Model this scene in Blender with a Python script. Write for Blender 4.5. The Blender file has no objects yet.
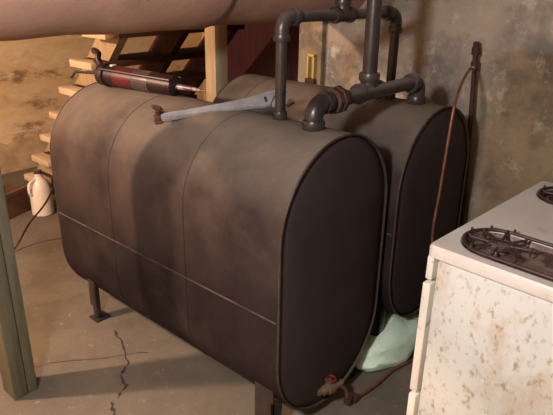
import bpy, bmesh, math, random
from mathutils import Vector, Matrix, Quaternion
random.seed(7)
col = bpy.context.scene.collection
PI = math.pi

# ------------------------------------------------------------------ materials
def mat(name, c1, c2=None, scale=6, rough=.8, metal=0, bump=0, bscale=40, lo=.35, hi=.65,
        c3=None, s3=2, lo3=.55, hi3=.62, dust=None, grime_shade=None, stretch=None, spec=.3, detail=6, c4=None, s4=12, lo4=.6, hi4=.66):
    m = bpy.data.materials.new(name); m.use_nodes = True
    nt = m.node_tree; N = nt.nodes; L = nt.links
    b = N['Principled BSDF']
    b.inputs['Roughness'].default_value = rough; b.inputs['Metallic'].default_value = metal
    b.inputs['Specular IOR Level'].default_value = spec
    tc = N.new('ShaderNodeTexCoord'); src = tc.outputs['Object']
    if stretch:
        mp = N.new('ShaderNodeMapping'); mp.inputs['Scale'].default_value = stretch
        L.new(src, mp.inputs['Vector']); src = mp.outputs['Vector']
    def noise(s, det=detail, r=.6):
        n = N.new('ShaderNodeTexNoise'); n.inputs['Scale'].default_value = s
        n.inputs['Detail'].default_value = det; n.inputs['Roughness'].default_value = r
        L.new(src, n.inputs['Vector']); return n.outputs['Fac']
    def ramp(f, a, z):
        r = N.new('ShaderNodeMapRange'); r.inputs['From Min'].default_value = a; r.inputs['From Max'].default_value = z
        L.new(f, r.inputs['Value']); return r.outputs['Result']
    def mix(f, a, bb):
        x = N.new('ShaderNodeMix'); x.data_type = 'RGBA'
        L.new(f, x.inputs['Factor'])
        for k, v in ((6, a), (7, bb)):
            if isinstance(v, tuple): x.inputs[k].default_value = (*v, 1)
            else: L.new(v, x.inputs[k])
        return x.outputs[2]
    cur = c1
    if c2: cur = mix(ramp(noise(scale), lo, hi), c1, c2)
    if c3: cur = mix(ramp(noise(s3, 5, .65), lo3, hi3), cur, c3)
    if c4: cur = mix(ramp(noise(s4, 8, .7), lo4, hi4), cur, c4)
    if grime_shade:                                  # upper grime, its height blend also painting the unlit lower side darker
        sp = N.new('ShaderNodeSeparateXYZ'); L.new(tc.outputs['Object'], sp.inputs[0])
        mu = N.new('ShaderNodeMath'); mu.operation = 'MULTIPLY'; L.new(ramp(sp.outputs['Z'], grime_shade[1], grime_shade[2]), mu.inputs[0]); L.new(ramp(noise(2.6), .30, .62), mu.inputs[1])
        cur = mix(mu.outputs[0], cur, grime_shade[0])
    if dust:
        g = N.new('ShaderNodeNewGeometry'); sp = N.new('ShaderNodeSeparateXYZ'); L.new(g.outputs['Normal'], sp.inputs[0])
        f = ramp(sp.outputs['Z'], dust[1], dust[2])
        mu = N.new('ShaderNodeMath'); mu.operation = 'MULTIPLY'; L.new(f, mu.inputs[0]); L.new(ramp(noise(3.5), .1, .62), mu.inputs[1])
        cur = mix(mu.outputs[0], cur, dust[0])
    if isinstance(cur, tuple): b.inputs['Base Color'].default_value = (*cur, 1)
    else: L.new(cur, b.inputs['Base Color'])
    if bump:
        bp = N.new('ShaderNodeBump'); bp.inputs['Strength'].default_value = bump; bp.inputs['Distance'].default_value = .01
        L.new(noise(bscale, 8), bp.inputs['Height']); L.new(bp.outputs[0], b.inputs['Normal'])
    return m

M = {}
def stain(m):                                       # old brown damp stain low down on the concrete, with its own ragged edge
    nt = m.node_tree; N = nt.nodes; L = nt.links; b = N['Principled BSDF']
    src = b.inputs['Base Color'].links[0].from_socket
    tc = N.new('ShaderNodeTexCoord'); sp = N.new('ShaderNodeSeparateXYZ'); L.new(tc.outputs['Object'], sp.inputs[0])
    n = N.new('ShaderNodeTexNoise'); n.inputs['Scale'].default_value = 5; n.inputs['Detail'].default_value = 6; L.new(tc.outputs['Object'], n.inputs['Vector'])
    def math_(op, a, bb):
        x = N.new('ShaderNodeMath'); x.operation = op; x.use_clamp = False
        for k, v in ((0, a), (1, bb)):
            if isinstance(v, (int, float)): x.inputs[k].default_value = v
            else: L.new(v, x.inputs[k])
        return x.outputs[0]
    def mr(f, a, z):
        r = N.new('ShaderNodeMapRange'); r.inputs['From Min'].default_value = a; r.inputs['From Max'].default_value = z; L.new(f, r.inputs['Value']); return r.outputs['Result']
    wob = math_('MULTIPLY', math_('SUBTRACT', n.outputs['Fac'], .5), .22)
    fz = mr(math_('ADD', sp.outputs['Z'], math_('MULTIPLY', wob, .25)), 1.405, 1.375)
    fy = mr(math_('ADD', sp.outputs['Y'], wob), .06, -.10)
    f = math_('MULTIPLY', math_('MULTIPLY', fz, fy), .75)
    x = N.new('ShaderNodeMix'); x.data_type = 'RGBA'; x.blend_type = 'MULTIPLY'
    L.new(f, x.inputs['Factor']); L.new(src, x.inputs[6]); x.inputs[7].default_value = (.66, .55, .38, 1)
    L.new(x.outputs[2], b.inputs['Base Color'])
M['tank'] = mat('tank_paint', (.024,.016,.017), (.013,.009,.010), 4, .75, 0, .12, 60, c3=(.034,.024,.022), s3=3, lo3=.5, hi3=.7, dust=((.20,.165,.135), .3, 1.05), grime_shade=((.095,.066,.054), .50, .98), spec=.10)
M['tank_end'] = mat('tank_end_paint', (.036,.025,.028), (.048,.034,.033), 6, .7, 0, .06, 60, spec=.2)
M['rim'] = mat('tank_rim', (.075,.055,.045), (.04,.028,.026), 14, .6, .2, .1, spec=.3)
M['seam'] = mat('weld_bead', (.065,.047,.039), (.025,.018,.017), 9, .75, lo=.42, hi=.58)
M['iron'] = mat('black_iron', (.022,.017,.017), (.042,.030,.028), 14, .30, 0, .10, 80, spec=.45)
M['iron_dusty'] = mat('dusty_iron', (.028,.021,.021), (.050,.037,.035), 14, .34, 0, .10, 80, dust=((.20,.16,.155), .2, 1.2), spec=.45)
M['rust'] = mat('rusted_iron', (.085,.038,.027), (.045,.025,.021), 25, .7, .2, .3, 80, spec=.3)
M['copper'] = mat('tarnished_copper', (.30,.12,.06), (.16,.07,.045), 30, .45, .5, 0, spec=.4)
M['brass'] = mat('brass', (.27,.20,.12), (.16,.11,.07), 30, .5, .5)
M['redpaint'] = mat('red_paint', (.20,.025,.03), (.13,.02,.025), 20, .5)
M['floor'] = mat('concrete_floor', (.185,.155,.120), (.128,.106,.085), 2.5, .9, 0, .25, 90, c3=(.12,.088,.072), s3=1.6, lo3=.56, hi3=.75, c4=(.30,.24,.19), s4=22, lo4=.6, hi4=.7, spec=.15)
M['crack'] = mat('crack', (.045,.03,.024), (.075,.05,.04), 30, 1)
M['wall'] = mat('foundation_wall', (.45,.365,.285), (.33,.27,.21), 3.0, .95, 0, .8, 45, c3=(.20,.175,.155), s3=2.6, lo3=.50, hi3=.64, c4=(.56,.51,.45), s4=8, lo4=.55, hi4=.68, spec=.1)
stain(M['wall'])
M['wallback'] = mat('plastered_wall', (.86,.70,.46), (.70,.50,.30), 3.2, .95, 0, .8, 22, c3=(.34,.22,.13), s3=3.2, lo3=.57, hi3=.66, c4=(.84,.74,.56), s4=6, lo4=.5, hi4=.65, spec=.1, stretch=(.7,1,1.7))
M['shadewall'] = mat('recess_shade', (.085,.032,.036), (.06,.025,.029), 4, .9, 0, .3, 30, stretch=(6,6,.6), spec=.1)  # unlit space beyond painted as a dark colour, with a red flare tint
M['ceil'] = mat('ceiling', (.25,.2,.16), (.2,.16,.13), 3, .9)
M['duct'] = mat('duct_wrap', (.42,.25,.18), (.34,.20,.148), 3, .9, 0, .25, 25, c3=(.24,.145,.115), s3=2, lo3=.55, hi3=.7, spec=.1)
M['wood'] = mat('pale_wood', (.46,.36,.22), (.36,.27,.16), 4, .8, 0, .2, 30, stretch=(7,7,.7), spec=.2)
M['woodshade'] = mat('shaded_stair_wood', (.085,.038,.032), (.055,.026,.024), 4, .85, 0, .2, 30, stretch=(1,7,1), spec=.15)  # shade on the stair put into the wood colour
M['woodlit'] = mat('lit_tread_wood', (.66,.52,.38), (.52,.40,.28), 4, .85, 0, .2, 30, spec=.15)  # paler copy for the tread ends, the light they catch painted in
M['post'] = mat('green_grey_post', (.15,.13,.08), (.10,.09,.058), 5, .8, 0, .25, 30, stretch=(8,8,.8), c3=(.12,.11,.08), s3=3, lo3=.6, hi3=.72, spec=.2)
M['enamel'] = mat('stained_enamel', (.66,.67,.64), (.57,.58,.56), 3, .35, 0, .03, 60, c3=(.52,.43,.30), s3=5, lo3=.50, hi3=.70, c4=(.36,.26,.15), s4=42, lo4=.54, hi4=.68, spec=.5, stretch=(1,1,.6))
M['enameltop'] = mat('worn_enamel_top', (.70,.66,.63), (.60,.54,.50), 5, .4, 0, .03, 60, c3=(.34,.25,.2), s3=5, lo3=.6, hi3=.78, spec=.5)
M['enamelclean'] = mat('white_enamel', (.80,.77,.70), (.70,.66,.58), 5, .3, c3=(.4,.3,.2), s3=14, lo3=.62, hi3=.7, spec=.5)
M['well'] = mat('burner_bowl', (.26,.20,.17), (.13,.09,.075), 12, .5, .3, .2, c3=(.10,.06,.05), s3=9, lo3=.52, hi3=.6)
M['grate'] = mat('cast_iron_grate', (.09,.05,.045), (.055,.034,.032), 25, .5, .4, .2)
M['black'] = mat('black_plastic', (.02,.012,.014), None, rough=.4)
M['gunblack'] = mat('dark_red_black_metal', (.028,.009,.013), (.018,.007,.010), 12, .42, .1, spec=.4)
M['label_red'] = mat('red_label', (.10,.012,.016), (.06,.01,.014), 12, .4, spec=.4)
M['label_grey'] = mat('grey_label', (.075,.05,.06), (.05,.035,.042), 12, .18, spec=.9)
M['white'] = mat('white_plastic', (.75,.66,.58), None, rough=.35, spec=.6)
M['nozzle'] = mat('clouded_plastic', (.30,.22,.20), (.10,.06,.06), 25, .25, lo=.45, hi=.5, spec=.8)
M['steel'] = mat('chromed_steel', (.50,.50,.54), (.36,.36,.40), 18, .35, .45, .05, spec=.6)
M['yellow'] = mat('yellow_paint', (.62,.42,.07), None, rough=.5)
M['bag'] = mat('flare_tinted_sack', (.70,.90,.70), (.56,.72,.60), 6, .7, 0, .4, 14, spec=.3)  # green of the lens flare mixed into the pale sack colour
M['ledge'] = mat('broken_plaster_ledge', (.60,.43,.26), (.42,.28,.16), 6, .95, 0, .6, 25, spec=.1)
M['card'] = mat('cardboard', (.30,.17,.085), (.23,.125,.06), 5, .9, 0, .1, spec=.1)
M['carddark'] = mat('dark_cardboard', (.13,.065,.035), (.10,.05,.03), 5, .9, spec=.1)

# ------------------------------------------------------------------ mesh building
class MB:
    def __init__(s): s.bm = bmesh.new(); s.slots = []
    def box(s, x0, x1, y0, y1, z0, z1, bev=0, m=None):
        vs = [s.bm.verts.new((x, y, z)) for x in (x0, x1) for y in (y0, y1) for z in (z0, z1)]
        fs = [s.bm.faces.new([vs[i] for i in f]) for f in ((0,1,3,2),(4,6,7,5),(0,4,5,1),(2,3,7,6),(0,2,6,4),(1,5,7,3))]
        if m:
            for v in vs: v.co = m @ v.co
        if bev:
            es = list({e for f in fs for e in f.edges})
            bmesh.ops.bevel(s.bm, geom=es, offset=bev, segments=2, affect='EDGES', profile=.5)
        return s
    def prism(s, pts, d0, d1, axis='y', m=None):
        def P(a, b, d): return {'y': (a, d, b), 'x': (d, a, b), 'z': (a, b, d)}[axis]
        A = [s.bm.verts.new(P(a, b, d0)) for a, b in pts]; B = [s.bm.verts.new(P(a, b, d1)) for a, b in pts]
        s.bm.faces.new(A); s.bm.faces.new(B[::-1]); n = len(pts)
        for i in range(n): s.bm.faces.new((A[i], A[(i+1) % n], B[(i+1) % n], B[i]))
        if m:
            for v in A + B: v.co = m @ v.co
        return s
    def tube(s, pts, r, n=14, closed=False, cap=True):
        pts = [Vector(p) for p in pts]; k = len(pts)
        rs = r if isinstance(r, (list, tuple)) else [r] * k
        tan = []
        for i in range(k):
            if closed: t = pts[(i+1) % k] - pts[i-1]
            else: t = pts[min(i+1, k-1)] - pts[max(i-1, 0)]
            tan.append(t.normalized() if t.length > 1e-9 else Vector((0, 0, 1)))
        up = Vector((0, 0, 1)) if abs(tan[0].z) < .9 else Vector((1, 0, 0))
        nrm = (up - tan[0] * up.dot(tan[0])).normalized(); rings = []
        for i in range(k):
            nrm = (nrm - tan[i] * nrm.dot(tan[i]))
            nrm = nrm.normalized() if nrm.length > 1e-6 else tan[i].orthogonal().normalized()
            bn = tan[i].cross(nrm)
            rings.append([s.bm.verts.new(pts[i] + (nrm * math.cos(a) + bn * math.sin(a)) * rs[i]) for a in [2*PI*j/n for j in range(n)]])
        for i in range(k if closed else k-1):
            A, B = rings[i], rings[(i+1) % k]
            for j in range(n): s.bm.faces.new((A[j], A[(j+1) % n], B[(j+1) % n], B[j]))
        if cap and not closed: s.bm.faces.new(rings[0][::-1]); s.bm.faces.new(rings[-1])
        return s
    def cyl(s, a, b, r, n=20): return s.tube([a, b], r, n)
    def lathe(s, prof, a, d, n=24):            # profile of (distance along d, radius)
        a = Vector(a); d = Vector(d).normalized()
        return s.tube_profile([(a + d * t, r) for t, r in prof], d, n)
    def tube_profile(s, pr, d, n):
        u = d.orthogonal().normalized(); w = d.cross(u); rings = []
        for p, r in pr: rings.append([s.bm.verts.new(p + (u*math.cos(2*PI*j/n) + w*math.sin(2*PI*j/n)) * max(r, 1e-4)) for j in range(n)])
        for A, B in zip(rings, rings[1:]):
            for j in range(n): s.bm.faces.new((A[j], A[(j+1) % n], B[(j+1) % n], B[j]))
        s.bm.faces.new(rings[0][::-1]); s.bm.faces.new(rings[-1]); return s
    def build(s, name, material, parent=None, loc=None, smooth=True):
        bmesh.ops.recalc_face_normals(s.bm, faces=s.bm.faces)
        me = bpy.data.meshes.new(name); s.bm.to_mesh(me); s.bm.free()
        me.materials.append(M[material] if isinstance(material, str) else material)
        if smooth:
            for p in me.polygons: p.use_smooth = True
            me.set_sharp_from_angle(angle=math.radians(38))
        o = bpy.data.objects.new(name, me); col.objects.link(o)
        if loc: o.location = loc
        if parent: o.parent = parent
        return o
def shade(o): return o
def arc(c, r, u, v, a0, a1, n=8):
    c, u, v = Vector(c), Vector(u), Vector(v)
    return [c + (u*math.cos(a0+(a1-a0)*i/n) + v*math.sin(a0+(a1-a0)*i/n)) * r for i in range(n+1)]
def smooth_path(P, k=8):
    P = [Vector(p) for p in P]; Q = [P[0]] + P + [P[-1]]; out = []
    for i in range(1, len(Q)-2):
        for j in range(k):
            t = j/k; a, b, c, d = Q[i-1:i+3]
            out.append(.5*((2*b) + (c-a)*t + (2*a-5*b+4*c-d)*t*t + (3*b-a-3*c+d)*t**3))
    return out + [P[-1]]
def thing(name, label, cat, loc=(0,0,0), rz=0, group=None):
    o = bpy.data.objects.new(name, None); col.objects.link(o); o.location = loc; o.rotation_euler = (0, 0, rz)
    o.empty_display_size = .1
    return tag(o, label, cat, group)
def tag(o, label, cat, group=None):
    o['label'] = label; o['category'] = cat
    if group: o['group'] = group
    return o
def struct(o): o['kind'] = 'structure'; return o

# ------------------------------------------------------------------ the room
CEIL = 2.25
fl = struct(MB().box(-3.2, 3.3, -2.8, 4.1, -.1, 0).build('floor', 'floor'))
struct(MB().box(-3.2, 3.3, -2.8, 4.1, CEIL, CEIL+.1).build('ceiling', 'ceil'))
struct(MB().box(1.5, 1.62, -2.8, 1.15, 0, CEIL).build('wall_right', 'wall'))
struct(MB().box(-3.2, 3.3, 4.0, 4.1, 0, CEIL).build('wall_back', 'wallback'))
struct(MB().box(-3.2, -3.1, -2.8, 4.0, 0, CEIL).build('wall_left', 'wallback'))
struct(MB().box(-3.1, 1.5, -2.8, -2.7, 0, CEIL).build('wall_front', 'wall'))
struct(MB().box(2.5, 2.6, 1.15, 2.86, 0, CEIL).build('wall_stairwell', 'shadewall'))
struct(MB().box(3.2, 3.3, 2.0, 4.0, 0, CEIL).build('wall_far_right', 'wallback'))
struct(MB().box(1.62, 2.5, 1.15, 1.25, 0, CEIL).build('wall_recess', 'shadewall'))
# the rough ledge of broken plaster along the foot of the back wall
b = MB()
pts = [(-3.1, 0)]
x = -3.1
while x < 1.5:
    pts.append((x, .26 + random.uniform(-.05, .05))); x += .09
pts.append((1.5, 0))
b.prism(pts, 3.93, 4.0)
struct(b.build('trim_1', 'ledge'))
# the crack across the floor, as irregular broken slivers let into the surface
def ribbon(P, w, name):
    b = MB(); P = [Vector((*p, .0015)) for p in P]; Q = []
    for a, c in zip(P, P[1:]):
        for k in range(5):
            Q.append(a.lerp(c, k/5) + Vector((random.uniform(-.008, .008), random.uniform(-.008, .008), 0)))
    Q.append(P[-1]); L = []
    for i, q in enumerate(Q):
        ww = w * random.uniform(.35, 1.5)
        L.append((b.bm.verts.new(q + Vector((-ww, 0, 0))), b.bm.verts.new(q + Vector((ww, 0, 0)))))
    for (a, c), (d, e) in zip(L, L[1:]): b.bm.faces.new((a, c, e, d))
    return b.build(name, 'crack', fl, smooth=False)
ribbon([(.049,1.128),(.001,1.005),(-.055,.87),(-.131,.813),(-.165,.729),(-.262,.694),(-.3,.62),(-.33,.5)], .009, 'crack')
ribbon([(-.75,1.42),(-.355,1.148),(-.138,1.003),(.05,.86)], .003, 'joint')
ribbon([(-.6,1.78),(.004,1.596),(.142,1.56),(.4,1.5)], .003, 'joint')

# ------------------------------------------------------------------ oil tanks
TW, TH, TL = .647, 1.12, 1.47
R0 = TW/2
def obround(w, h, inset=0, n=20):
    r = w/2 - inset; cx = w/2; zt = h - w/2; zb = w/2; P = []
    for i in range(n+1): a = PI*i/n; P.append((cx - r*math.cos(a), zt + r*math.sin(a)))
    for i in range(n+1): a = PI*i/n; P.append((cx + r*math.cos(a), zb - r*math.sin(a)))
    return P
def shell(b, P0, y0, P1, y1):
    A = [b.bm.verts.new((x, y0, z)) for x, z in P0]; B = [b.bm.verts.new((x, y1, z)) for x, z in P1]
    n = len(P0)
    for i in range(n): b.bm.faces.new((A[i], A[(i+1) % n], B[(i+1) % n], B[i]))
def make_tank(label, loc, TH=TH, TL=TL):
    t = thing('oil_tank', label, 'oil tank', loc, 0, 'heating oil tanks side by side')
    b = MB(); ys = [.0, .01] + [.01 + (TL-.02)*k/12 for k in range(1, 13)] + [TL]
    for a, c in zip(ys, ys[1:]): shell(b, obround(TW, TH), a, obround(TW, TH), c)
    for y0 in (0, TL): pass
    bmesh.ops.remove_doubles(b.bm, verts=b.bm.verts, dist=1e-5)
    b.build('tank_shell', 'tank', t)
    for s, y in ((-1, 0), (1, TL)):
        b = MB()
        rings = [(0.004, .014), (.012, .006), (.05, -.002), (.13, -.006), (.22, -.008)]
        for (i0, d0), (i1, d1) in zip(rings, rings[1:]):
            shell(b, obround(TW, TH, i0), y - s*d0, obround(TW, TH, i1), y - s*d1)
        P = obround(TW, TH, .22)
        b.bm.faces.new([b.bm.verts.new((x, y + s*.008, z)) for x, z in P])
        bmesh.ops.remove_doubles(b.bm, verts=b.bm.verts, dist=1e-5)
        b.build('end_cap', 'tank_end', t)
        b = MB(); b.tube([(x, y, z) for x, z in obround(TW, TH, .001)], .0042, 8, closed=True)
        b.build('end_rim', 'rim', t)
    zs = .511
    for x in (-.0005, TW+.0005):
        MB().tube([(x, .01, zs), (x, TL-.01, zs)], .004, 8).build('weld_seam', 'seam', t)
    # girth welds
    for y in (.49, .985):
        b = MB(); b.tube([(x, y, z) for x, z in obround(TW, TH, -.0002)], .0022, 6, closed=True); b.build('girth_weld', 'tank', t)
    for (x, y) in ((.035, .05), (TW-.035, .05), (.035, TL-.20), (TW-.035, TL-.20)):
        sx = 1 if x < .3 else -1; b = MB(); zb = -loc[2]
        W_ = .095 if y < .5 else .055
        b.box(min(x, x+sx*.012), max(x, x+sx*.012), y, y+W_, .02 if y > .5 else zb, .21, .002)
        if y < .5: b.box(min(x, x+sx*.055), max(x, x+sx*.055), y, y+.010, zb, .12, .002)
        else: b.cyl((x+sx*.02, y+.028, zb), (x+sx*.02, y+.028, .12), .019, 14)
        b.box(x-.012, x+.06*sx+.012*(sx > 0) if sx > 0 else x+.012, y-.012, y+W_+.012, zb, zb+.008, .002) if sx > 0 else b.box(x-.065, x+.012, y-.012, y+.067, zb, zb+.008, .002)
        b.build('leg', 'iron', t)
    return t
TZ = .058
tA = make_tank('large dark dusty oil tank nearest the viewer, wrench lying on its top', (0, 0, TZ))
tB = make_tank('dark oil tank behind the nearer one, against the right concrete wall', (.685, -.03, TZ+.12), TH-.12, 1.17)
# rusted plug on the near tank's shoulder
pl = MB()
pl.lathe([(0, .034), (.012, .034), (.014, .026), (.03, .026), (.032, .012), (.05, .012)], (.157, .79, 1.126-TZ-.004), (-.45, 0, .89), 8)
pl.box(-.006, .006, -.028, .028, -.006, .012, .002, Matrix.Translation((.136, .79, 1.176-TZ)) @ Matrix.Rotation(-.5, 4, 'Y'))
pl.build('plug', 'rust', tA)['label'] = 'rusted square-head plug'

# ------------------------------------------------------------------ big fill piping
def collar(b, p, d, r, h=.03): b.lathe([(-h/2, r*.96), (-h/2+.004, r), (h/2-.004, r), (h/2, r*.96)], p, d, 20)
px_, py_, pz_ = .324, .135, 1.178
HZ = 1.262; BX = .685 + TW/2
t = thing('fill_pipe_assembly', 'thick black iron pipe joining both tank tops, with thick riser going up', 'pipe', (px_, py_, pz_-.004))
O = Vector((px_, py_, pz_-.004))
def rel(p): return Vector(p) - O
Y2 = .105
b = MB(); b.tube([rel(p) for p in [(px_, py_, pz_-.01), (px_, py_, HZ-.045)] + arc((px_+.045, py_, HZ-.045), .045, (-1,0,0), (0,0,1), 0, PI/2, 10) + [(px_+.070, py_, HZ)]], .034, 20)
collar(b, rel((px_, py_, pz_+.013)), (0,0,1), .041, .034); collar(b, rel((px_+.064, py_, HZ)), (1,0,0), .041, .03)
b.build('elbow', 'iron', t)
b = MB(); b.cyl(rel((px_+.06, py_, HZ)), rel((BX-.05, Y2, HZ+.008)), .0275, 20); b.build('header_pipe', 'iron_dusty', t)
b = MB(); b.lathe([(-.028, .036), (-.026, .048), (.0, .048), (.002, .052), (.022, .052), (.024, .038), (.034, .036)], rel((px_+.125, py_, HZ)), (1,0,0), 8)
b.build('union', 'rust', t)['label'] = 'rust-coloured hexagonal union'
TX = .665
b = MB(); b.cyl(rel((TX-.07, py_, HZ+.003)), rel((TX+.07, py_, HZ+.003)), .034, 20); b.cyl(rel((TX, py_, HZ)), rel((TX, py_, HZ+.07)), .034, 20)
collar(b, rel((TX-.066, py_, HZ+.003)), (1,0,0), .040, .024); collar(b, rel((TX+.066, py_, HZ+.003)), (1,0,0), .040, .024); collar(b, rel((TX, py_, HZ+.062)), (0,0,1), .041, .03)
b.build('tee', 'iron_dusty', t)
b = MB(); b.cyl(rel((TX, py_, HZ+.06)), rel((TX-.01, py_, CEIL-.001)), .029, 22); b.build('riser', 'iron', t)
b = MB(); b.tube([rel(p) for p in [(BX-.065, Y2, HZ+.008)] + arc((BX-.045, Y2, HZ-.037), .045, (0,0,1), (1,0,0), 0, PI/2, 10) + [(BX, Y2, pz_-.01)]], .034, 20)
collar(b, rel((BX, Y2, pz_+.013)), (0,0,1), .041, .034); collar(b, rel((BX-.060, Y2, HZ+.008)), (1,0,0), .041, .03)
b.build('elbow', 'iron_dusty', t)

# ------------------------------------------------------------------ thin vent piping
a0 = Vector((.350, .317, pz_-.006)); ZT = 1.545; b0 = Vector((BX-.01, .235, pz_-.006))
t = thing('vent_pipe_assembly', 'thinner black iron pipe loop behind the thick one, arching over both tanks', 'pipe', tuple(a0))
rl = lambda p: Vector(p) - a0
d = Vector((b0.x-a0.x, b0.y-a0.y, 0)).normalized()
b = MB(); b.cyl((0,0,0), rl((a0.x, a0.y, ZT-.06)), .0205, 18); b.build('standpipe', 'iron', t)
b = MB(); b.cyl(rl(b0), rl((b0.x, b0.y, ZT-.06)), .0205, 18); b.build('standpipe', 'iron', t)
for p_ in (Vector((0,0,.02)), rl(b0) + Vector((0,0,.02))):
    b = MB(); collar(b, p_, (0,0,1), .027, .03); b.build('coupling', 'iron', t)
for s, p in ((1, a0), (-1, b0)):
    c = Vector((p.x, p.y, ZT-.045)) + d*s*.045
    b = MB(); b.tube([rl(q) for q in [Vector((p.x, p.y, ZT-.075))] + arc(c, .045, -d*s, (0,0,1), 0, PI/2, 9) + [c + Vector((0,0,.045)) + d*s*.02]], .026, 18)
    collar(b, rl((p.x, p.y, ZT-.07)), (0,0,1), .031, .024); collar(b, rl(c + Vector((0,0,.045)) + d*s*.018), d, .031, .024)
    b.build('elbow', 'iron_dusty', t)
b = MB(); b.cyl(rl(Vector((a0.x, a0.y, ZT)) + d*.05), rl(Vector((b0.x, b0.y, ZT)) - d*.05), .0205, 18); b.build('cross_pipe', 'iron_dusty', t)
tm = Vector((a0.x, a0.y, ZT)) + d*.315
b = MB(); b.cyl(rl(tm - d*.045), rl(tm + d*.045), .027, 18); b.cyl(rl(tm), rl(tm + Vector((0,0,.05))), .027, 18)
collar(b, rl(tm - d*.04), d, .032, .022); collar(b, rl(tm + d*.04), d, .032, .022); collar(b, rl(tm + Vector((0,0,.048))), (0,0,1), .032, .024)
b.build('tee', 'iron', t)
b = MB(); b.cyl(rl(tm + Vector((0,0,.04))), rl((tm.x, tm.y, CEIL-.001)), .0185, 18); collar(b, rl(tm + Vector((0,0,.095))), (0,0,1), .026, .03); b.build('riser', 'iron', t)

# ------------------------------------------------------------------ wall pipe and copper line
t = thing('wall_pipe', 'slender dark pipe standing against the right concrete wall behind the tanks', 'pipe', (1.425, -.05, 0))
b = MB(); b.cyl((0,0,0), (.012, .098, 1.30), .011, 14); b.build('pipe', 'rust', t)
b = MB(); b.lathe([(-.02,.014),(-.018,.018),(.02,.018),(.022,.012),(.05,.012),(.052,.019),(.085,.019),(.09,.014),(.11,.014),(.112,.008)], (.012,.098,1.30), (.01,.07,1), 10); b.build('fitting', 'rust', t)
t = thing('copper_line', 'thin copper tube curving off the wall pipe down the far tank end', 'tube', (1.437, .045, 1.29))
o = Vector((1.437, .045, 1.29))
b = MB(); b.tube([Vector(p)-o for p in smooth_path([(1.425,.045,1.285),(1.33,.02,1.30),(1.17,-.03,1.29),(1.03,-.075,1.26),(.955,-.095,1.19),(.93,-.10,1.05),(.915,-.10,.848),(.903,-.10,.619),(.98,-.12,.40),(1.08,-.13,.2),(1.14,-.11,.008)], 8)], .0062, 10)
b.build('tube', 'copper', t)
b = MB(); b.lathe([(-.012,.012),(.012,.012)], (-.02,0,0), (-1,-.2,.05), 6); b.build('flare_nut', 'brass', t)
# line on the floor
t = thing('fuel_line', 'copper fuel line with brass valve at the foot of the near tank', 'fuel line', (.30, -.02, .02))
o = Vector((.30, -.02, .02))
b = MB(); b.tube([Vector(p)-o for p in smooth_path([(.35,-.035,.125),(.385,-.045,.09),(.40,-.05,.03),(.43,-.055,.016),(.57,-.075,.016),(.72,-.075,.012),(.85,-.10,.012),(1.0,-.12,.012),(1.10,-.12,.012)], 8)], .0075, 10)
b.build('tube', 'copper', t)
b = MB(); b.lathe([(0,.014),(.02,.014),(.022,.02),(.045,.02),(.047,.026),(.075,.026),(.077,.018),(.10,.018),(.102,.013),(.125,.013)], Vector((.245,-.005,.135))-o, (1,-.25,0), 12)
b.cyl(Vector((.305,-.02,.135))-o, Vector((.305,-.02,.175))-o, .009, 10); b.build('valve_body', 'brass', t)
b = MB(); b.tube([Vector((.305,-.02,.178))-o + Vector((math.cos(a), math.sin(a), 0))*.02 for a in [2*PI*i/12 for i in range(12)]], .005, 8, closed=True)
for i in range(3):
    a = 2*PI*i/3; b.cyl(Vector((.305,-.02,.178))-o, Vector((.305,-.02,.178))-o + Vector((math.cos(a), math.sin(a), 0))*.02, .003, 6)
b.build('valve_handwheel', 'redpaint', t)
for p_, d_ in ((Vector((.40,-.05,.03)), (0,0,1)), (Vector((.44,-.056,.018)), (1,0,0))):
    b = MB(); collar(b, p_-o, d_, .018, .03); b.build('fitting', 'rust', t)

# ------------------------------------------------------------------ duct
t = thing('air_duct', 'large pinkish plastered round duct crossing the top of the view', 'duct', (0, .93, 1.712))
DR = .25
def sag(x): return .004*math.sin(x*7) + .003*math.sin(x*17+1)
b = MB(); pts, rs = [], []
for i in range(41):
    x = -2.4 + (1.5+2.4)*i/40; pts.append((x, 0, 0)); rs.append(DR + sag(x))
b.tube(pts, rs, 40); b.build('duct_pipe', 'duct', t)
for x in (-1.2, .47):
    b = MB(); c = [(x + .03*math.sin(2*a+1), (DR+.004)*math.cos(a), (DR+.004)*math.sin(a)) for a in [2*PI*i/40 for i in range(40)]]
    b.tube(c, .005, 6, closed=True); b.build('wrap_seam', 'rust', t)['label'] = 'dark seam around the duct'

# ------------------------------------------------------------------ posts
t = thing('support_post', 'greenish grey wooden post at the left edge, nearest post', 'post', (-.43, 1.0, 0))
b = MB(); b.box(-.042, 0, 0, .10, 0, 1.455, .003); b.build('board', 'post', t)
b = MB(); b.box(-.105, -.046, -.004, .10, 0, 1.455, .003); b.build('board', 'post', t)
o = MB().box(-.05, .05, -.045, .045, 0, 1.71, .003).build('wooden_post', 'wood', None, (1.145, 1.53, 0))
tag(o, 'pale bare wooden post rising behind the nearer tank', 'post')
t = thing('wall_end_board', 'pale board on the end of the right wall with yellow tool', 'board', (1.49, 1.13, 0))
t['label'] = 'pale upright board fixed at the inner end of the right wall'
b = MB(); b.box(-.03, .008, -.15, .02, 0, 1.47, .003); b.build('board', 'wall' , t)
t = thing('hanging_tool', 'small yellow framed tool with dark base hanging on the wall end board', 'tool', (1.448, 1.04, 1.10))
b = MB(); b.box(-.012, .002, -.026, -.016, 0.02, .155, .002); b.box(-.012, .002, .016, .026, 0.02, .155, .002); b.box(-.012, .002, -.026, .026, .145, .160, .002)
b.build('frame', 'yellow', t)
b = MB(); b.box(-.018, .006, -.035, .035, -.015, .022, .006); b.build('base', 'rust', t)

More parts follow.
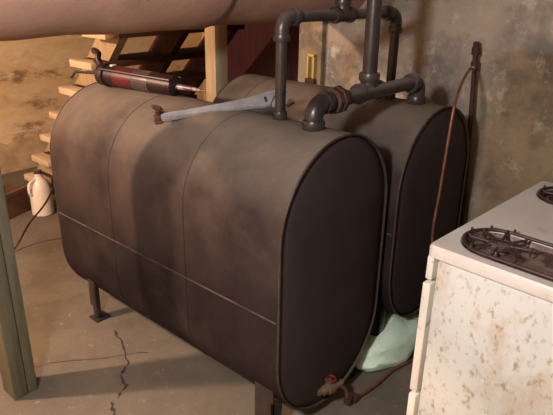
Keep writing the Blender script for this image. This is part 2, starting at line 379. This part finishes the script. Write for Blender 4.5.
# ------------------------------------------------------------------ stairs
t = thing('staircase', 'dark open wooden staircase with pale tread ends behind the tanks', 'stairs', (.635, 3.3, 0))
RISE, RUN, SW = .195, .18, 1.0
for k in range(1, 11):
    z = RISE*k; y = -RUN*(k-.4)
    if z > CEIL-.1: break
    b = MB(); b.box(.10, SW+.14, y-.20, y+.05, z-.042, z, .004); b.build('tread', 'woodshade', t)
    b = MB(); b.box(0, .10, y-.20, y+.05, z-.045, z, .006); b.build('tread_end', 'woodlit', t)['label'] = 'pale end of the tread, painted as lit'
ang = math.atan2(RISE, RUN)
for i, (x0, x1) in enumerate(((.14, .20), (.62, .68), (1.08, 1.14))):
    b = MB(); zt = CEIL - .02; n = zt/RISE
    h = .085 if i else .07
    P = [(.18, 0), (-RUN*n+.10, zt), (-RUN*n-.14, zt), (-.07, 0)]
    b.prism(P, x0, x1, axis='x'); b.build('stringer', 'woodshade' if i else 'wood', t)  # left stringer in paler wood, its lit side put into the colour

# ------------------------------------------------------------------ caulking gun
g0, g1 = Vector((.25, 1.38, 1.236)), Vector((.388, .745, 1.215))
t = thing('caulking_gun', 'dark caulking gun with red tube lying on the near tank top', 'caulking gun', tuple(g0))
t.scale = (1, 1.28, 1.28)
q = (g1-g0).to_track_quat('X', 'Z'); GL = (g1-g0).length
t.rotation_mode = 'QUATERNION'; t.rotation_quaternion = q
def lat(name, prof, m, n=24): return MB().lathe(prof, (0,0,0), (1,0,0), n).build(name, m, t)
lat('tube', [(.065,.032),(.067,.036),(.12,.036)], 'gunblack')
lat('label_band', [(.121,.0365),(.235,.0365)], 'label_red'); lat('label_band', [(.236,.0365),(.33,.0365)], 'label_grey')
lat('tube_front', [(.331,.036),(.44,.035),(.455,.034),(.47,.016)], 'gunblack')
lat('nozzle', [(.47,.011),(.50,.0095),(.56,.007),(.62,.003)], 'nozzle')['label'] = 'pale tapered nozzle'
b = MB(); b.lathe([(.02,.04),(.03,.042),(.06,.042),(.064,.036)], (0,0,0), (1,0,0), 24)
for a in (.6, 2.5): b.tube([(.05, .04*math.cos(a), .04*math.sin(a)-.0), (.46, .04*math.cos(a), .04*math.sin(a))], .005, 8)
b.build('cradle', 'gunblack', t)
b = MB(); b.tube(smooth_path([(.03,.0,.02),(.0,.0,.05),(-.01,.01,.07),(-.07,.03,.075)], 6), [.012]*18+[.008], 10)
b.tube(smooth_path([(.02,.0,.0),(-.03,.02,.03),(-.075,.04,.035)], 6), .009, 10)
b.build('handle', 'gunblack', t)
b = MB(); b.tube([(.03,0,0), (-.16,0,-.01), (-.19,.0,-.035)], .005, 8); b.build('plunger_rod', 'iron', t)
b = MB(); b.box(.085,.10,-.012,.012,.034,.040,.002); b.build('cap_tab', 'white', t)

# ------------------------------------------------------------------ adjustable wrench
w0, w1 = Vector((.115, .74, 1.149)), Vector((.50, .43, 1.222))
t = thing('adjustable_wrench', 'long silvery adjustable wrench lying across the near tank top', 'wrench', tuple(w0))
t.rotation_mode = 'QUATERNION'; t.rotation_quaternion = (w1-w0).to_track_quat('X', 'Z') @ Quaternion((1, 0, 0), .5)
WL = (w1-w0).length
b = MB()
prof = [(0,.010),(.006,.016),(.02,.018),(.04,.016),(.10,.014),(.25,.019),(.36,.026),(.40,.034)]
up = [(x, y) for x, y in prof]; dn = [(x, -y) for x, y in prof[::-1]]
b.prism(up + [(.44,.045),(.50,.050),(.525,.042),(.52,.030),(.47,.022),(.455,.0),(.44,-.03)] + dn, -.0085, .0085, axis='z')
bmesh.ops.bevel(b.bm, geom=b.bm.edges[:], offset=.0025, segments=2, affect='EDGES')
b.build('handle_and_fixed_jaw', 'steel', t)
b = MB(); b.prism([(.443,-.034),(.458,-.004),(.475,-.006),(.525,-.022),(.535,-.040),(.51,-.052),(.46,-.046)], -.0075, .0075, axis='z'); b.build('sliding_jaw', 'steel', t)
b = MB(); b.cyl((.425,-.018,0), (.425,.014,0), .010, 14); b.build('adjusting_screw', 'iron', t)

# ------------------------------------------------------------------ stove
SR = math.radians(-3)
t = thing('kitchen_stove', 'old white enamel gas stove with brown stains in the right corner', 'stove', (.266, -.388, 0), SR)
Wd, Dp, Ht = .885, .68, .915
b = MB()
b.box(.004, Wd-.004, -Dp, -.030, .07, .868, .010); b.build('body', 'enamel', t)
b = MB(); b.box(.03, Wd-.03, -Dp+.04, -.06, 0, .07, .004); b.build('plinth', 'black', t)
# cooktop with two stadium-shaped wells
def stadium(cx, cy0, cy1, r, n=10):
    return [(cx + r*math.cos(a), cy1 + r*math.sin(a)) for a in [PI*i/n for i in range(n+1)]] + [(cx + r*math.cos(a), cy0 + r*math.sin(a)) for a in [PI+PI*i/n for i in range(n+1)]]
wells = [(.150, -.56, -.155, .118), (.745, -.56, -.155, .118)]
bm = bmesh.new(); z1 = Ht
def loop(P, z): return [bm.verts.new((x, y, z)) for x, y in P]
def rrect(x0, x1, y0, y1, r, n=6):
    P = []
    for cx, cy, a0 in ((x1-r, y1-r, 0), (x0+r, y1-r, PI/2), (x0+r, y0+r, PI), (x1-r, y0+r, 1.5*PI)):
        P += [(cx + r*math.cos(a0+PI/2*i/n), cy + r*math.sin(a0+PI/2*i/n)) for i in range(n+1)]
    return P
outer = loop(rrect(0, Wd, -Dp, 0, .02), z1); edges = []
def ring(L): return [bm.edges.new((L[i], L[(i+1) % len(L)])) for i in range(len(L))]
E_ = ring(outer); Ls = []
for w in wells:
    l = loop(stadium(*w), z1); Ls.append(l); E_ += ring(l)
bmesh.ops.triangle_fill(bm, use_beauty=True, use_dissolve=False, edges=E_)
def inside(c): 
    for cx, y0, y1, r in wells:
        yy = min(max(c.y, y0), y1)
        if (c.x-cx)**2 + (c.y-yy)**2 < (r*.96)**2: return True
    return False
bmesh.ops.delete(bm, geom=[f for f in bm.faces if inside(f.calc_center_median())], context='FACES_ONLY')
def skirt(L, P2, z):
    L2 = loop(P2, z)
    for i in range(len(L)): bm.faces.new((L[i], L[(i+1) % len(L)], L2[(i+1) % len(L)], L2[i]))
    return L2
s1 = skirt(outer, rrect(-.006, Wd+.006, -Dp-.004, .006, .024), z1-.008)
s2 = skirt(s1, rrect(-.006, Wd+.006, -Dp-.004, .006, .024), .876)
s3 = skirt(s2, rrect(.01, Wd-.01, -Dp+.01, -.02, .02), .874)
for w, l in zip(wells, Ls):
    a = skirt(l, stadium(w[0], w[1], w[2], w[3]-.006), z1-.006)
bb = MB(); bb.bm.free(); bb.bm = bm; bb.build('cooktop', 'enameltop', t)
for cx, y0, y1, r in wells:
    b = MB(); bm = b.bm
    rr = [(r-.005, -.005), (r-.012, -.022), (r-.03, -.03)]
    prev = None
    for q_, dz in rr:
        L = [bm.verts.new((x, y, z1+dz)) for x, y in stadium(cx, y0, y1, q_)]
        if prev:
            for i in range(len(L)): bm.faces.new((prev[i], prev[(i+1) % len(L)], L[(i+1) % len(L)], L[i]))
        prev = L
    bm.faces.new(prev); b.build('burner_well', 'well', t)
    for cy in (y1, y0):
        b = MB(); b.lathe([(0,.062),(.004,.068),(.008,.055),(.012,.03)], (cx, cy, z1-.03), (0,0,1), 24); b.lathe([(0,.03),(.006,.036),(.02,.034),(.024,.02)], (cx, cy, z1-.022), (0,0,1), 20)
        b.build('burner', 'well', t)
        b = MB(); b.tube([(cx+.045*math.cos(a), cy+.045*math.sin(a), z1+.002) for a in [2*PI*i/28 for i in range(28)]], .0045, 8, closed=True)
        for i in range(8):
            a = 2*PI*i/8 + .2; c, s = math.cos(a), math.sin(a)
            b.tube([(cx+.097*c, cy+.097*s, z1+.016), (cx+.090*c, cy+.090*s, z1+.008), (cx+.055*c, cy+.055*s, z1+.006), (cx+.032*c, cy+.032*s, z1+.004)], [.0045,.005,.0045,.004], 8)
            b.tube([(cx+.092*c, cy+.092*s, z1+.008), (cx+.092*c, cy+.092*s, z1-.012)], .0035, 6)
        b.build('grate', 'grate', t)
    b = MB(); P_ = stadium(cx, y0, y1, .108, 14)
    b.tube([(x, y, z1+.006) for x, y in P_], .006, 8, closed=True)
    for i in range(0, len(P_), 3): b.tube([(*P_[i], z1+.006), (*P_[i], z1+.02)], [.006, .004], 8)
    b.build('grate_frame', 'grate', t)
# front: doors with gaps, handles
for name, x0, x1, z0, zz in (('oven_door', .012, .60, .34, .77), ('side_door', .615, Wd-.012, .34, .77), ('drawer', .012, .60, .09, .325), ('side_drawer', .615, Wd-.012, .09, .325)):
    d_ = MB().box(x0, x1, -.014, .016, z0, zz, .006).build(name, 'enamelclean', t)
    b = MB(); zh = zz-.05; xm = (x0+x1)/2; h_ = min(.16, (x1-x0)*.35)
    b.tube([(xm-h_, .012, zh), (xm-h_, .04, zh), (xm+h_, .04, zh), (xm+h_, .012, zh)], .007, 10); b.build('handle', 'steel', d_)
d_ = MB().box(.012, Wd-.012, -.014, .010, .785, .868, .005).build('control_panel', 'enamelclean', t)
for k in range(5):
    MB().lathe([(0,.02),(.018,.018),(.02,.008)], (.13+.155*k, .009, .828), (0,1,0), 16).build('knob', 'black', d_)

# ------------------------------------------------------------------ sack, box, jug, cord
def lump(name, cx, cy, rx, ry, rz_, m, seed, amp=.22, rot=0):
    bm = bmesh.new(); bmesh.ops.create_icosphere(bm, subdivisions=4, radius=1)
    from mathutils import noise
    R_ = Matrix.Rotation(rot, 3, 'Z')
    for v in bm.verts:
        n = v.co.normalized()
        f = 1 + amp*noise.noise(n*1.7 + Vector((seed,0,0))) + amp*.45*noise.noise(n*5+Vector((0,seed,0))) 
        p = Vector((n.x*rx*f, n.y*ry*f, n.z*rz_*f)); p.z = max(p.z, -rz_*.6) + rz_*.6
        v.co = R_ @ p
    bb = MB(); bb.bm.free(); bb.bm = bm
    return bb.build(name, m, None, (cx, cy, 0.001))
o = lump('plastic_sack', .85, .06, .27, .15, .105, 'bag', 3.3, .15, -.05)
tag(o, 'pale crumpled sack, green flare tint painted in, lying on the floor under the end of the far tank', 'sack')
t = thing('cardboard_box', 'brown cardboard box on the floor by the stair foot at left', 'box', (.36, 3.02, 0), .35)
b = MB(); H_ = .17; w_, e_ = .13, .11
for x0, x1, y0, y1 in ((-w_,w_,-e_,-e_+.006), (-w_,w_,e_-.006,e_), (-w_,-w_+.006,-e_,e_), (w_-.006,w_,-e_,e_)): b.box(x0, x1, y0, y1, 0, H_)
b.box(-w_, w_, -e_, e_, 0, .006); b.build('box_body', 'carddark', t)
b = MB(); b.prism([(-e_, H_), (-e_-.06, H_+.05), (-e_-.058, H_+.055), (-e_+.004, H_+.004)], -w_, w_, axis='x'); b.prism([(e_, H_), (e_+.05, H_+.08), (e_+.047, H_+.084), (e_-.004, H_+.004)], -w_, w_, axis='x'); b.build('flap', 'card', t)
t = thing('plastic_jug', 'white plastic jug on the floor just behind the near tank', 'jug', (.56, 2.83, 0), .3)
t.scale = (1.15, 1.15, 1.35)
b = MB(); b.lathe([(0,.06),(.006,.068),(.15,.068),(.19,.05),(.215,.024),(.235,.022)], (0,0,0), (0,0,1), 24); b.build('jug_body', 'white', t)
b = MB(); b.tube(smooth_path([(-.05,0,.12),(-.085,0,.14),(-.08,0,.19),(-.03,0,.205)], 5), .009, 10); b.build('handle', 'white', t)
b = MB(); b.lathe([(.235,.025),(.252,.025),(.254,.02)], (0,0,0), (0,0,1), 16); b.build('cap', 'label_grey', t)
b = MB(); b.tube(smooth_path([(.32,1.62,.9),(.18,1.70,.75),(.157,1.75,.64),(.178,1.9,.496),(.213,2.1,.349),(.207,2.3,.185),(.126,2.36,.03),(.0,2.30,.007),(-.2,2.15,.007),(-.5,2.1,.007)], 8), .006, 8)
o = b.build('electric_cord', 'black'); tag(o, 'thin dark cord curving down to the floor left of the near tank', 'cord')

# ------------------------------------------------------------------ lights
def lamp(name, loc, power, color, radius):
    l = bpy.data.lights.new(name, 'POINT'); l.energy = power; l.color = color; l.shadow_soft_size = radius
    o = bpy.data.objects.new(name, l); o.location = loc; col.objects.link(o); return o
lamp('basement_bulb', (-1.42, 1.75, 1.95), 205, (1, .68, .46), .04)
lamp('camera_side_bulb', (-1.55, -.5, 1.95), 130, (1, .97, .97), .10)
w = bpy.data.worlds.new('World'); bpy.context.scene.world = w; w.use_nodes = True
w.node_tree.nodes['Background'].inputs[0].default_value = (.5,.4,.38,1); w.node_tree.nodes['Background'].inputs[1].default_value = .05

# ------------------------------------------------------------------ camera
yaw, pitch, roll, f = .8489, .3833, .0184, 576.9
cam = bpy.data.cameras.new('camera'); co = bpy.data.objects.new('camera', cam); col.objects.link(co)
cam.sensor_fit = 'HORIZONTAL'; cam.sensor_width = 36; cam.lens = f/553*36; cam.clip_start = .02
Rw = ((0.6655635528739586, -0.7461470662400584, 0.017020946717122704),
      (0.26865193506227314, 0.2607901586445794, 0.9272618998650982),
      (0.6963126416151653, 0.6125790142467247, -0.37402627772847935))
m3 = Matrix((Rw[0], Rw[1], tuple(-v for v in Rw[2]))).transposed()
co.matrix_world = Matrix.Translation((-1.275, -1.103, 1.685)) @ m3.to_4x4()
sc = bpy.context.scene; sc.camera = co
sc.view_settings.view_transform = 'Standard'; sc.view_settings.look = 'None'; sc.view_settings.gamma = 1
sc.view_settings.use_curve_mapping = False; sc.view_settings.exposure = .3
